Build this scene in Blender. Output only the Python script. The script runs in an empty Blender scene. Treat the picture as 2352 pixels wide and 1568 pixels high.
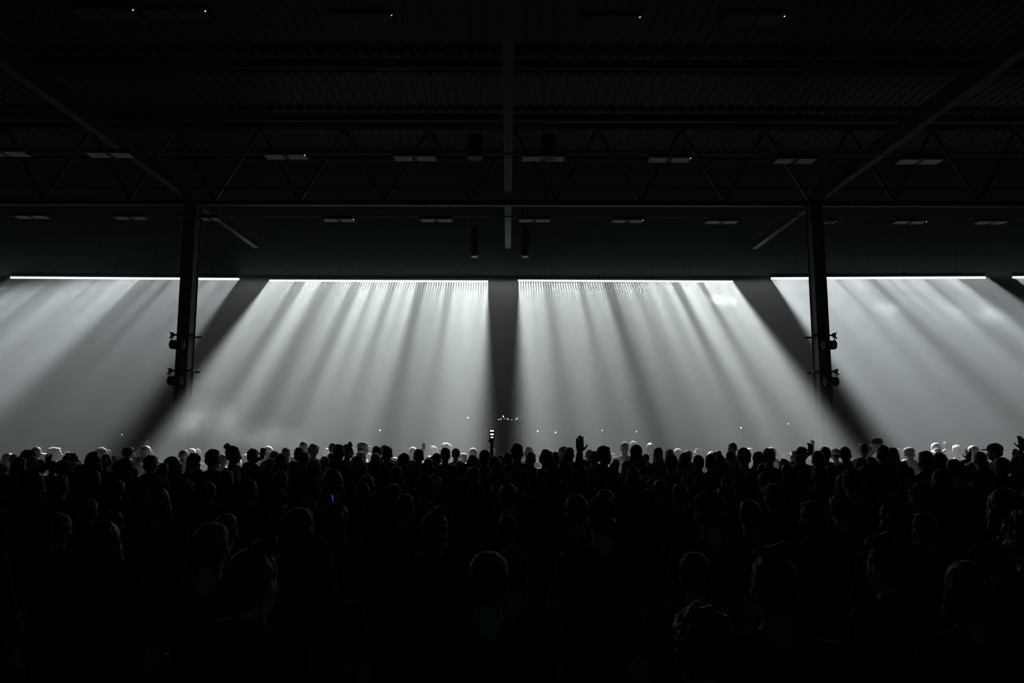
import bpy, bmesh, math, random
from mathutils import Vector, Matrix, Euler, noise
R = math.radians
scene = bpy.context.scene
col = scene.collection
random.seed(7)

# ------------------------------------------------------------------ camera
FPX = 1650.0; W, H = 2352, 1568
CAMZ = 2.15; PITCH = math.atan(201 / FPX); YAW = -math.atan(10 / FPX)
cam_d = bpy.data.cameras.new('camera'); cam = bpy.data.objects.new('camera', cam_d); col.objects.link(cam)
cam_d.sensor_width = 36; cam_d.lens = FPX / W * 36
cam_d.clip_start = 0.05; cam_d.clip_end = 200
cam.location = (0, 0, CAMZ); cam.rotation_euler = (R(90) + PITCH, 0, YAW)
scene.camera = cam
CM = Euler((R(90) + PITCH, 0, YAW)).to_matrix()
def at(px, py, Y):
    """world point seen at photo pixel px,py standing at depth Y"""
    d = CM @ Vector(((px - W / 2) / FPX, (H / 2 - py) / FPX, -1))
    t = Y / d.y
    return Vector((d.x * t, Y, CAMZ + d.z * t))

# ------------------------------------------------------------------ view + world
scene.view_settings.view_transform = 'Standard'
scene.view_settings.look = 'None'
scene.view_settings.gamma = 1.0
scene.view_settings.use_curve_mapping = False
scene.view_settings.exposure = 0.0
cy = scene.cycles
cy.volume_bounces = 0; cy.max_bounces = 4; cy.diffuse_bounces = 2; cy.glossy_bounces = 2; cy.transmission_bounces = 2
cy.use_denoising = True; cy.use_light_tree = False
cy.sample_clamp_indirect = 2; cy.transparent_max_bounces = 32
cy.use_adaptive_sampling = True; cy.adaptive_threshold = 0.02
world = bpy.data.worlds.new('world'); scene.world = world; world.use_nodes = True
world.cycles.sampling_method = 'NONE'
bg = world.node_tree.nodes['Background']
bg.inputs[0].default_value = (0.2, 1.0, 0.78, 1); bg.inputs[1].default_value = 0.014

# ------------------------------------------------------------------ materials
def mat(name, color, rough=0.6, metal=0.0, emit=None, estr=0.0, nscale=0, namt=0.0, sheen=0.0, bump=0.0):
    m = bpy.data.materials.new(name); m.use_nodes = True
    nt = m.node_tree; b = nt.nodes['Principled BSDF']
    b.inputs['Base Color'].default_value = (*color, 1)
    b.inputs['Roughness'].default_value = rough
    b.inputs['Metallic'].default_value = metal
    if sheen: b.inputs['Sheen Weight'].default_value = sheen
    if emit:
        b.inputs['Emission Color'].default_value = (*emit, 1); b.inputs['Emission Strength'].default_value = estr
    if nscale:
        tc = nt.nodes.new('ShaderNodeTexCoord'); n = nt.nodes.new('ShaderNodeTexNoise')
        n.inputs['Scale'].default_value = nscale; n.inputs['Detail'].default_value = 4
        nt.links.new(tc.outputs['Object'], n.inputs['Vector'])
        mx = nt.nodes.new('ShaderNodeMix'); mx.data_type = 'RGBA'
        mx.inputs[6].default_value = (*[c * (1 - namt) for c in color], 1)
        mx.inputs[7].default_value = (*[min(1, c * (1 + namt)) for c in color], 1)
        nt.links.new(n.outputs['Fac'], mx.inputs[0]); nt.links.new(mx.outputs[2], b.inputs['Base Color'])
        if bump:
            bp = nt.nodes.new('ShaderNodeBump'); bp.inputs['Strength'].default_value = bump; bp.inputs['Distance'].default_value = 0.02
            nt.links.new(n.outputs['Fac'], bp.inputs['Height']); nt.links.new(bp.outputs['Normal'], b.inputs['Normal'])
    return m
def haze_mat(name, dens, color=(1, 1, 1), g=0.55, absorb=0.0, noise_amt=None, nscale=1.0):
    m = bpy.data.materials.new(name); m.use_nodes = True; m.cycles.volume_sampling = 'EQUIANGULAR'
    nt = m.node_tree; nt.nodes.clear()
    out = nt.nodes.new('ShaderNodeOutputMaterial'); s = nt.nodes.new('ShaderNodeVolumeScatter')
    s.inputs['Color'].default_value = (*color, 1); s.inputs['Density'].default_value = dens; s.inputs['Anisotropy'].default_value = g
    nt.links.new(s.outputs[0], out.inputs['Volume'])
    if noise_amt:
        tc = nt.nodes.new('ShaderNodeTexCoord')
        gr = nt.nodes.new('ShaderNodeVectorMath'); gr.operation = 'LENGTH'
        nt.links.new(tc.outputs['Object'], gr.inputs[0])
        fall = nt.nodes.new('ShaderNodeMapRange'); fall.inputs[1].default_value = 1.0; fall.inputs[2].default_value = 0.2
        fall.inputs[3].default_value = 0; fall.inputs[4].default_value = 1; fall.interpolation_type = 'SMOOTHSTEP'
        nt.links.new(gr.outputs['Value'], fall.inputs[0])
        n = nt.nodes.new('ShaderNodeTexNoise'); n.inputs['Scale'].default_value = nscale; n.inputs['Detail'].default_value = 5; n.inputs['Distortion'].default_value = 0.6
        nt.links.new(tc.outputs['Object'], n.inputs['Vector'])
        mr = nt.nodes.new('ShaderNodeMapRange'); mr.inputs[1].default_value = 0.36; mr.inputs[2].default_value = 0.74
        nt.links.new(n.outputs['Fac'], mr.inputs[0])
        a = nt.nodes.new('ShaderNodeMath'); a.operation = 'MULTIPLY'; nt.links.new(mr.outputs[0], a.inputs[0]); nt.links.new(fall.outputs[0], a.inputs[1])
        b = nt.nodes.new('ShaderNodeMath'); b.operation = 'MULTIPLY'; nt.links.new(a.outputs[0], b.inputs[0]); b.inputs[1].default_value = dens
        nt.links.new(b.outputs[0], s.inputs['Density'])
    return m
M = dict(
    wall=mat('wall_paint', (0.05, 0.055, 0.055), 0.8, nscale=1.5, namt=0.3),
    deck=mat('roof_deck', (0.005, 0.007, 0.0065), 0.6, nscale=2, namt=0.25),
    floor=mat('concrete_floor', (0.05, 0.05, 0.05), 0.6, nscale=3, namt=0.3, bump=0.2),
    steel=mat('painted_steel', (0.018, 0.021, 0.020), 0.55, nscale=12, namt=0.2),
    pillar=mat('pillar_paint', (0.03, 0.035, 0.034), 0.6, nscale=6, namt=0.25),
    black=mat('black_metal', (0.010, 0.011, 0.011), 0.45, nscale=30, namt=0.2),
    chrome=mat('bright_metal', (0.6, 0.6, 0.62), 0.25, 1.0, nscale=30, namt=0.1),
    led=mat('led_glow', (1, 1, 1), 0.5, emit=(0.92, 0.97, 1.0), estr=1.6),
    panel=mat('frosted_panel', (0.55, 0.6, 0.58), 0.5, nscale=20, namt=0.05),
)

for k_, v_ in (('deck', .08), ('steel', .2), ('wall', .1), ('black', .25), ('pillar', .3), ('floor', .2)):
    M[k_].node_tree.nodes['Principled BSDF'].inputs['Specular IOR Level'].default_value = v_

# ------------------------------------------------------------------ mesh helpers
class MB:
    def __init__(s): s.bm = bmesh.new()
    def box(s, c, size, rot=None):
        r = bmesh.ops.create_cube(s.bm, size=1.0)
        mt = Matrix.Translation(c) @ (rot.to_matrix().to_4x4() if rot else Matrix()) @ Matrix.Diagonal((*size, 1))
        bmesh.ops.transform(s.bm, matrix=mt, verts=r['verts']); return s
    def tube(s, a, b, r0, r1=None, seg=10, caps=True):
        a, b = Vector(a), Vector(b); r1 = r0 if r1 is None else r1
        d = b - a
        r = bmesh.ops.create_cone(s.bm, cap_ends=caps, segments=seg, radius1=r0, radius2=r1, depth=d.length)
        mt = Matrix.Translation((a + b) / 2) @ d.to_track_quat('Z', 'Y').to_matrix().to_4x4()
        bmesh.ops.transform(s.bm, matrix=mt, verts=r['verts']); return s
    def ell(s, c, rad, rot=None, u=14, v=9):
        r = bmesh.ops.create_uvsphere(s.bm, u_segments=u, v_segments=v, radius=1)
        mt = Matrix.Translation(c) @ (rot.to_matrix().to_4x4() if rot else Matrix()) @ Matrix.Diagonal((*rad, 1))
        bmesh.ops.transform(s.bm, matrix=mt, verts=r['verts']); return s
    def cap(s, a, b, r0, r1=None, seg=12):
        r1 = r0 if r1 is None else r1
        s.tube(a, b, r0, r1, seg); s.ell(a, (r0,) * 3, u=seg, v=8); s.ell(b, (r1,) * 3, u=seg, v=8); return s
    def bar(s, a, b, w, h):
        a, b = Vector(a), Vector(b); d = b - a
        r = bmesh.ops.create_cube(s.bm, size=1.0)
        mt = Matrix.Translation((a + b) / 2) @ d.to_track_quat('Z', 'Y').to_matrix().to_4x4() @ Matrix.Diagonal((w, h, d.length, 1))
        bmesh.ops.transform(s.bm, matrix=mt, verts=r['verts']); return s
    def mesh(s, name, m=None, smooth=False):
        me = bpy.data.meshes.new(name); s.bm.to_mesh(me); s.bm.free()
        if m: me.materials.append(m)
        if smooth: me.polygons.foreach_set('use_smooth', [True] * len(me.polygons))
        return me
    def build(s, name, m, parent=None, smooth=False, bevel=0):
        if bevel:
            bmesh.ops.bevel(s.bm, geom=s.bm.edges[:], offset=bevel, segments=2, affect='EDGES', clamp_overlap=True)
        return obj(name, s.mesh(name, m, smooth), parent)
def obj(name, me, parent=None):
    o = bpy.data.objects.new(name, me); col.objects.link(o)
    if parent: o.parent = parent
    return o
def tag(o, label=None, cat=None, group=None, kind=None):
    if label: o['label'] = label
    if cat: o['category'] = cat
    if group: o['group'] = group
    if kind: o['kind'] = kind
    return o
def empty(name, loc, rz=0):
    o = bpy.data.objects.new(name, None); col.objects.link(o); o.location = loc; o.rotation_euler = (0, 0, rz)
    o.empty_display_size = 0.2
    return o

# ------------------------------------------------------------------ stage light strips + their beams
ZL = 22.0
BEAM = R(35.8)                      # beams fall toward the audience at this angle below level
# (pixel left, pixel right, y left, y right, dips [(centre, width, depth)], tint)
STRIPS = [
    (22, 548, 636.5, 640.0, [(60, 20, .25), (130, 8, .2), (163, 6, .2), (225, 8, .2), (434, 228, .58), (392, 10, .3), (470, 8, .3), (150, 40, .2), (255, 30, .15)], (0.86, 0.955, 0.985), 1.05),
    (618, 1121, 643.5, 645.5, [(690, 24, .5), (752, 26, .35), (820, 24, .5), (860, 10, .3), (903, 14, .45), (970, 20, .5), (1034, 18, .45), (1105, 8, .2), (985, 60, .25), (762, 50, .22), (655, 24, .15), (922, 30, .15)], (0.90, 1.0, .97), 1.0),
    (1190, 1684, 643.5, 646.0, [(1257, 16, .4), (1300, 22, .1), (1333, 16, .32), (1396, 18, .55), (1450, 12, .15), (1549, 18, .55), (1608, 16, .6), (1527, 50, .10), (1240, 44, .12), (1415, 40, .12)], (0.90, 1.0, .97), 1.08),
    (1772, 2266, 638.5, 636.5, [(1850, 6, .3), (1922, 12, .3), (1998, 18, .35), (2040, 8, .2), (2122, 10, .25), (2010, 60, .18), (2140, 40, .15), (2232, 68, .6)], (0.86, 0.955, 0.985), 1.05),
    (2328, 2790, 636.0, 633.0, [(2420, 30, .3)], (0.86, 0.955, 0.985), .75),
]
STRIP_LABELS = [
    'long white LED light strip at far left, partly crossed by the left pillar',
    'glowing white LED light strip between the left pillar and the central dark gap',
    'glowing white LED light strip just right of the central dark gap',
    'long white LED light strip crossed by the right pillar',
    'short visible end of white LED light strip at the right frame edge',
]
POWER = 228.0; SKIRT = 0.055; SPILL = 66.0
def strip_z(px): return ZL
def light_strip(i, pl, pr, yl, yr, dips, tint, gain):
    zc = at(1176, 644.5, ZL).z
    def pt(px, py):                  # same hanging height, nearer when it stands higher in the photo
        d = at(px, py, 1.0); k = (zc - CAMZ) / (d.z - CAMZ); return Vector((d.x * k, k, zc))
    a, b = pt(pl, yl), pt(pr, yr)
    L = (b - a).length; mid = (a + b) / 2; rz = math.atan2(b.y - a.y, b.x - a.x)
    root = empty('led_light_strip', mid, rz)
    tag(root, STRIP_LABELS[i], 'stage light', 'row of five LED light strips over the stage')
    # black housing behind and above the lenses
    hb = MB(); n = int(L / 0.95)
    hb.box((0, 0.10, 0.07), (L, 0.10, 0.16)); hb.build('housing', M['black'], root, bevel=0.008)
    for k in range(n):
        x0 = -L / 2 + (k + .5) * L / n
        mb = MB(); m_ = 14
        for j in range(m_):
            x = x0 - L / n / 2 + (j + .5) * L / n / m_
            mb.tube((x, 0.055, 0.004), (x, 0.02, -0.006), L / n / m_ * 0.47, seg=10)
            mb.bar((x - L / n / m_ / 2, 0.042, 0), (x + L / n / m_ / 2, 0.042, 0), 0.03, 0.046)
        mb.build('led_module', M['led'], root)
    for s in (-1, 1):
        for q in (0.25, 0.75):
            x = s * L / 2 * q
            c = MB(); c.tube((x, 0.10, 0.14), (x, 0.10, 10.17 - zc), 0.005, seg=6); c.box((x, 0.10, 0.17), (0.06, 0.06, 0.05))
            c.build('hanging_cable', M['black'], root)
    return root, L, mid, rz, a, b
strip_info = [light_strip(i, *s) for i, s in enumerate(STRIPS)]


# the light itself: narrow long area lamps behind the lenses, brightness along them follows each LED
def profile(px, i):
    pl, pr, yl, yr, dips, tint, gain = STRIPS[i]
    uu = (px - pl) / (pr - pl); rr = random.Random(i + 3); jit = [rr.uniform(.78, 1.08) for _ in range(40)]
    v = jit[min(39, int(uu * 40))]
    for (c, w, dp) in dips:
        if abs(px - c) < w / 2 + 1: v *= 1 - min(.88, dp * (1.15 if w < 30 else 1))
    return v * gain
def orient(lo, elev):
    zax = Vector((0, math.cos(elev), math.sin(elev))); xax = Vector((1, 0, 0)); yax = zax.cross(xax)
    lo.rotation_euler = Matrix((xax, yax, zax)).transposed().to_euler()
def beam_lamp(ids, parent):
    """one lamp serving the given strips (they hang in one line)"""
    a = strip_info[ids[0]][4]; b = strip_info[ids[-1]][5]; L = (b - a).length; mid = (a + b) / 2
    ld = bpy.data.lights.new('led_beam', 'AREA'); ld.shape = 'RECTANGLE'; ld.size = L; ld.size_y = 0.07
    ld.spread = R(6.4); ld.energy = POWER * L / 6.7; ld.color = STRIPS[ids[0]][5]
    lo = bpy.data.objects.new('led_beam', ld); col.objects.link(lo)
    orient(lo, BEAM); lo.rotation_euler = (Matrix.Rotation(math.atan2(b.y - a.y, b.x - a.x), 3, 'Z') @ lo.rotation_euler.to_matrix()).to_euler()
    lo.location = mid + Vector((0, 0, -.03))
    ld.use_nodes = True; nt = ld.node_tree
    em = nt.nodes['Emission']; g = nt.nodes.new('ShaderNodeNewGeometry'); sp = nt.nodes.new('ShaderNodeSeparateXYZ')
    nt.links.new(g.outputs['Parametric'], sp.inputs[0])
    u = sp.outputs[0]
    # piecewise profile: linear ramp of up to 32 stops per strip chained by range masks
    first = None; total = None
    for i in ids:
        pl, pr = STRIPS[i][0], STRIPS[i][1]; sa, sb = strip_info[i][4], strip_info[i][5]
        u0 = (sa - a).dot(b - a) / L / L; u1 = (sb - a).dot(b - a) / L / L
        mr = nt.nodes.new('ShaderNodeMapRange'); mr.clamp = False
        mr.inputs[1].default_value = u0; mr.inputs[2].default_value = u1; nt.links.new(u, mr.inputs[0])
        cr = nt.nodes.new('ShaderNodeFloatCurve'); nt.links.new(mr.outputs[0], cr.inputs['Value']); cv = cr.mapping.curves[0]
        N_ = 126; cv.points[0].location = (0, min(1, profile(pl, i) * .8)); cv.points[1].location = (1, min(1, profile(pr, i) * .8))
        for q in range(1, N_): cv.points.new(q / N_, min(1, profile(pl + (pr - pl) * q / N_, i) * .8))
        for p_ in cv.points: p_.handle_type = 'VECTOR'
        cr.mapping.use_clip = True; cr.mapping.update()
        c1 = nt.nodes.new('ShaderNodeMath'); c1.operation = 'GREATER_THAN'; c1.inputs[1].default_value = 0; nt.links.new(mr.outputs[0], c1.inputs[0])
        c2 = nt.nodes.new('ShaderNodeMath'); c2.operation = 'LESS_THAN'; c2.inputs[1].default_value = 1; nt.links.new(mr.outputs[0], c2.inputs[0])
        m1 = nt.nodes.new('ShaderNodeMath'); m1.operation = 'MULTIPLY'; nt.links.new(c1.outputs[0], m1.inputs[0]); nt.links.new(c2.outputs[0], m1.inputs[1])
        m2 = nt.nodes.new('ShaderNodeMath'); m2.operation = 'MULTIPLY'; nt.links.new(m1.outputs[0], m2.inputs[0]); nt.links.new(cr.outputs[0], m2.inputs[1])
        if total is None: total = m2
        else:
            s2 = nt.nodes.new('ShaderNodeMath'); s2.operation = 'ADD'; nt.links.new(total.outputs[0], s2.inputs[0]); nt.links.new(m2.outputs[0], s2.inputs[1]); total = s2
    teeth = TEETH * L
    f = nt.nodes.new('ShaderNodeMath'); f.operation = 'MULTIPLY'; f.inputs[1].default_value = 2 * math.pi * teeth; nt.links.new(u, f.inputs[0])
    s_ = nt.nodes.new('ShaderNodeMath'); s_.operation = 'SINE'; nt.links.new(f.outputs[0], s_.inputs[0])
    t_ = nt.nodes.new('ShaderNodeMath'); t_.operation = 'MULTIPLY_ADD'; t_.inputs[1].default_value = 1.0; t_.inputs[2].default_value = 1.0; nt.links.new(s_.outputs[0], t_.inputs[0])
    mm = nt.nodes.new('ShaderNodeMath'); mm.operation = 'MULTIPLY'; nt.links.new(total.outputs[0], mm.inputs[0]); nt.links.new(t_.outputs[0], mm.inputs[1])
    nt.links.new(mm.outputs[0], em.inputs['Strength'])
TEETH = 13.0
for ids in ((0,), (1, 2), (3, 4)): beam_lamp(ids, None)
def wide_lamp(name, spread, energy, elev, tint, y):
    ld = bpy.data.lights.new(name, 'AREA'); ld.shape = 'RECTANGLE'; ld.size = 37.0; ld.size_y = 0.08
    ld.spread = R(spread); ld.energy = energy; ld.color = tint
    lo = bpy.data.objects.new(name, ld); col.objects.link(lo); lo.location = (0, y, strip_info[1][2].z - .03); orient(lo, elev)
wide_lamp('beam_fill', 26, POWER * 5.6 * SKIRT, BEAM, (.92, .97, 1.0), ZL - .02)  # added fill lamp, wide and unbroken across strips and gaps
wide_lamp('roof_fill', 130, SPILL, R(-45), (.74, .95, .95), ZL - .05)  # added fill lamp aimed upward to brighten the ceiling and the haze there

# ------------------------------------------------------------------ hall
XW = 25.0; YB = 33.0; ZC = 10.2; Y0 = -6.0
def struct(name, mb, m):
    return tag(mb.build(name, m), kind='structure')
struct('floor', MB().box((0, (YB + Y0) / 2, -0.1), (2 * XW, YB - Y0, 0.2)), M['floor'])
struct('wall_back', MB().box((0, YB + .1, ZC / 2), (2 * XW, 0.2, ZC)), M['wall'])
struct('wall_left', MB().box((-XW - .1, (YB + Y0) / 2, ZC / 2), (0.2, YB - Y0, ZC)), M['wall'])
struct('wall_right', MB().box((XW + .1, (YB + Y0) / 2, ZC / 2), (0.2, YB - Y0, ZC)), M['wall'])
cd = MB(); cd.box((0, (YB + Y0) / 2, ZC + .06), (2 * XW, YB - Y0, 0.12))
x = -XW + .2
while x < XW: cd.box((x, (YB + Y0) / 2, ZC - .01), (0.10, YB - Y0, 0.03)); x += 0.25
struct('ceiling', cd, M['deck'])

# ------------------------------------------------------------------ roof steel
YP = 16.7                                     # depth of the pillars
ZB = at(440, 462, YP).z                       # underside of the main beams
def ibeam(mb, a, b, w, h, t=0.025):
    a, b = Vector(a), Vector(b); d = (b - a); L = d.length; m_ = (a + b) / 2
    along_y = abs(d.y) > abs(d.x)
    def B(off, sw, sh):
        c = m_ + Vector((0, 0, off)); mb.box(c, (sw, L, sh) if along_y else (L, sw, sh))
    B(t / 2, w, t); B(h - t / 2, w, t); B(h / 2, t, h - 2 * t)
xl = at(434, 560, YP).x; xr = at(1884, 560, YP).x; xm = at(1167, 460, YP).x
for nm, x, w, lab in (('l', xl, .15, 'dark steel roof girder running back from above the left pillar'), ('m', xm, .17, 'central steel roof girder running away over the middle dark gap'),
                      ('r', xr, .15, 'dark steel roof girder running back from above the right pillar')):
    mb = MB(); ibeam(mb, (x, Y0 + .3, ZB), (x, 21.2, ZB), w, .34); o = mb.build('roof_girder', M['steel'])
    tag(o, lab, 'girder', 'roof girders running toward the stage')
def truss(Y, z0, z1, pitch, x0, lab, extra=0):
    root = empty('roof_truss', (0, Y, z0)); tag(root, lab, 'truss', 'lattice roof trusses across the hall')
    c = MB(); ibeam(c, (-XW, 0, 0), (XW, 0, 0), .14, .12, .015); c.build('bottom_chord', M['steel'], root)
    c = MB(); ibeam(c, (-XW, 0, z1 - z0), (XW, 0, z1 - z0), .14, .14, .015); c.build('top_chord', M['steel'], root)
    x = x0
    while x > -XW: x -= 2 * pitch
    x += 2 * pitch
    while x < XW - pitch:
        for sg in (-1, 1):
            a, b = Vector((x, 0, .12)), Vector((x + sg * pitch, 0, z1 - z0))
            if abs(b.x) < XW: MB().bar(a, b, .07, .07).build('diagonal_brace', M['steel'], root)
        x += 2 * pitch
    return root
zt_ = at(1176, 297, YP).z
truss(YP, ZB - .1, zt_, 1.02, at(690, 440, YP).x, 'lattice roof truss crossing the hall at the top of the two pillars')
truss(25.0, ZB - .05, zt_, 1.02, 0.3, 'faint lattice roof truss just behind the light strips')
# purlins under the deck
yy = 4.0; k = 0
while yy < YB:
    o = MB().box((0, yy, ZC - .17), (2 * XW, .08, .2)).build('roof_purlin', M['deck'])
    tag(o, f"dark purlin across the ceiling, {('first','second','third','fourth','fifth','sixth','seventh','eighth','ninth','tenth','eleventh','twelfth')[k]} from the camera end", 'purlin', 'purlins under the roof deck')
    yy += 2.7; k += 1
for z_, y_, lab in ((at(1176, 443, YP).z, YP - .35, 'thin sprinkler pipe just in front of the pillar-top truss'), (at(1176, 297, 14.5).z, 14.5, 'thin pipe high under the roof in front of the near ceiling lamps')):
    mb = MB(); mb.tube((-XW, y_, z_), (XW, y_, z_), .022, seg=8)
    for x in range(-24, 25, 6): mb.tube((x, y_, z_), (x, y_, ZC - .06), .008, seg=6)
    tag(mb.build('sprinkler_pipe', M['steel']), lab, 'pipe')

# ------------------------------------------------------------------ pillars
def pillar(xout, side, lab):
    """xout = outer edge x, side -1 left / +1 right"""
    root = empty('steel_pillar', (0, 0, 0)); tag(root, lab, 'pillar', 'steel pillars in front of the stage')
    w, d_ = .285, .34; xc = xout - side * w / 2; root.location = (xc, YP, 0)
    mb = MB(); mb.box((0, -d_ / 2 + .012, ZB / 2 - .06), (w, .024, ZB - .12)); mb.box((0, d_ / 2 - .012, ZB / 2 - .06), (w, .024, ZB - .12)); mb.box((0, 0, ZB / 2 - .06), (w * .86, d_ - .04, ZB - .12))
    mb.build('shaft', M['pillar'], root, bevel=.004)
    MB().box((0, 0, .02), (.5, .55, .04)).build('base_plate', M['pillar'], root, bevel=.004)
    MB().box((0, 0, ZB - .1), (.36, .42, .05)).build('cap_plate', M['pillar'], root, bevel=.004)
    mb = MB(); mb.tube((side * w * .32, -d_ / 2 - .02, .3), (side * w * .32, -d_ / 2 - .02, ZB - .3), .012, seg=8)
    mb.build('cable_conduit', M['steel'], root)
    return xc, w, d_
XL, PW, PD = pillar(at(413, 640, YP - .17).x, -1, 'tall dark steel pillar standing in the crowd left of centre')
XR, PW, PD = pillar(at(1899, 640, YP - .17).x, 1, 'tall dark steel pillar standing in the crowd right of centre')
def pillar_light(side, xc, zc, ln, lab):
    root = empty('pillar_spotlight', (xc, YP, zc)); tag(root, lab, 'spotlight', 'spotlights clamped to the pillars')
    f = -PD / 2; so = side
    mb = MB(); mb.tube((-so * (PW / 2 + .13), f - .04, .22), (so * (PW / 2 + .10), f - .04, .22), .022, seg=12); mb.tube((-so * (PW / 2 + .13), -f + .04, .22), (so * (PW / 2 + .10), -f + .04, .22), .022, seg=12)
    for s in (-1, 1): mb.tube((s * (PW / 2 + .03), f - .05, .22), (s * (PW / 2 + .03), -f + .05, .22), .012, seg=8)
    mb.build('clamp_bar', M['steel'], root)
    mb = MB(); x = so * (PW / 2 + .07)
    mb.box((x, f - .06, .22), (.05, .08, .10)); mb.box((x + so * .03, f - .07, .26), (.05, .03, .035), Euler((0, so * -.6, 0))); mb.box((x + so * .035, f - .07, .16), (.06, .03, .03), Euler((0, so * .5, 0)))
    mb.tube((x, f - .07, .16), (x, f - .07, .10), .012, seg=8); mb.build('hook_clamp', M['black'], root, bevel=.004)
    mb = MB(); xi = -so * (PW / 2 + .08)
    mb.box((xi, f - .03, .22), (.05, .05, .045), Euler((0, .35, 0))); mb.box((xi - so * .05, f - .03, .205), (.05, .02, .018)); mb.tube((xi, f - .03, .24), (xi + .02, f - .03, .275), .008, seg=8)
    mb.build('wing_clamp', M['chrome'] if zc < 4 else M['steel'], root, bevel=.003)
    mb = MB(); cx = so * .04
    mb.bar((cx + so * .12, f - .14, .07), (cx + so * .17, f - .13, .10), .02, .01); mb.bar((cx + so * .17, f - .13, .10), (cx + so * .10, f - .08, .16), .02, .01)
    for s in (-1, 1): mb.box((cx + s * .155, f - .16, -.01), (.008, .04, .15))
    mb.box((cx, f - .16, .07), (.318, .04, .008)); mb.build('yoke', M['black'], root)
    mb = MB(); mb.tube((cx - .145, f - .17, -.02), (cx + .145, f - .17, -.02), .105, .105, 20); mb.box((cx, f - .16, -.02), (.26, .20, .17)); mb.build('lamp_body', M['black'], root, bevel=.012)
    mb = MB(); mb.tube((cx, f - .26, -.05), (cx, f - .30, -.06), .075, .085, 20); mb.build('lens_hood', M['black'], root)
for (side, xc, pxy) in ((-1, XL, ((412, 789), (410, 872))), (1, XR, ((1900, 790), (1903, 874)))):
    for j, (px, py) in enumerate(pxy):
        zc = at(px, py, YP - .34).z
        pillar_light(side, xc, zc, 0, f"{('upper','lower')[j]} black spotlight clamped to the outer side of the {'left' if side<0 else 'right'} pillar")

# ------------------------------------------------------------------ ceiling lamps (off) in three rows
ZF = 7.05
def ceiling_lamp(p0, p1, py, Y, lab, grp, dot=False, ln=None):
    a = at(p0, py, Y); b = at(p1, py, Y); L = (b - a).length; z = at(1176, py, Y).z
    root = empty('ceiling_lamp', ((a.x + b.x) / 2, Y, z)); tag(root, lab, 'lamp', grp)
    mb = MB(); mb.box((0, 0, .045), (L, .28, .07)); mb.build('lamp_housing', M['steel'], root, bevel=.008)
    for s in (-1, 1): MB().box((s * (L / 4 + .01), 0, .005), (L / 2 - .07, .24, .012)).build('diffuser', M['panel'] if Y > 10 else M['steel'], root, bevel=.003)  # nearest row's diffusers coloured dark in place of shade
    mb = MB()
    for s in (-1, 1): mb.tube((s * L * .35, 0, .08), (s * L * .35, 0, ZC - z), .004, seg=6)
    mb.build('suspension_wire', M['steel'], root)
    if dot: MB().ell((L / 2 - .03, -.1, 0), (.007,) * 3).build('status_light', M['dot'] if dot == 1 else M['bluedot'], root)
M['dot'] = mat('status_glow', (1, 1, 1), emit=(1, 1, .95), estr=5); M['bluedot'] = mat('status_glow_blue', (.2, .2, 1), emit=(.25, .25, 1), estr=6)
M['matte'] = mat('matte_black_cloth', (.003, .0035, .0035), 1.0, nscale=20, namt=.2); M['matte'].node_tree.nodes['Principled BSDF'].inputs['Specular IOR Level'].default_value = 0
M['yellow'] = mat('desk_lamp_glow', (1, .8, .4), emit=(1, .75, .35), estr=4)
near = [(-45, 65, 357, 0), (200, 305, 359, 0), (607, 707, 362, 1), (903, 1003, 365, 0), (1197, 1298, 365, 0), (1487, 1587, 367, 1), (1778, 1873, 369, 0), (2060, 2163, 370, 0)]
def N(k): return ('first', 'second', 'third', 'fourth', 'fifth', 'sixth', 'seventh', 'eighth', 'ninth', 'tenth', 'eleventh')[k]
for k, (a, b, y, dt) in enumerate(near): ceiling_lamp(a, b, y, 12.6, f"flat unlit ceiling lamp, {N(k)} from left in the nearer visible row", 'nearer row of ceiling lamps', dt)
far = [(35, 110, 501, 0), (262, 338, 503, 0), (462, 505, 505, 0), (742, 817, 507, 1), (965, 1040, 507, 0), (1190, 1265, 507, 0), (1405, 1478, 508, 1), (1620, 1695, 510, 0), (1893, 1920, 510, 0), (2052, 2125, 510, 1), (2240, 2312, 510, 0)]
for k, (a, b, y, dt) in enumerate(far): ceiling_lamp(a, b, y, 16.2, f"small faint unlit ceiling lamp, {N(k)} from left in the farther row", 'farther row of ceiling lamps', dt)
top = [(172, 321, 37, 1), (336, 485, 39, 1), (760, 908, 47, 2), (1325, 1472, 49, 1), (1655, 1800, 46, 1)]
for k, (a, b, y, dt) in enumerate(top): ceiling_lamp(a, b, y, 8.1, f"near-black ceiling lamp with a tiny indicator, {N(k)} from left near the top edge", 'ceiling lamps near the top edge', dt)
for py, Y, lab in ((361, 12.72, 'thin straight cable tray linking the nearer ceiling lamps'), (501, 16.3, 'thin straight cable tray linking the farther ceiling lamps')):
    mb = MB(); z = at(1176, py, Y).z + (.06 if Y < 13 else .04)
    mb.box((0, Y, z), (2 * XW, .05, .022))
    for x in range(-24, 25, 4): mb.tube((x, Y, z), (x, Y, ZC - .06), .004, seg=6)
    tag(mb.build('cable_tray', M['steel']), lab, 'cable tray')
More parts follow.
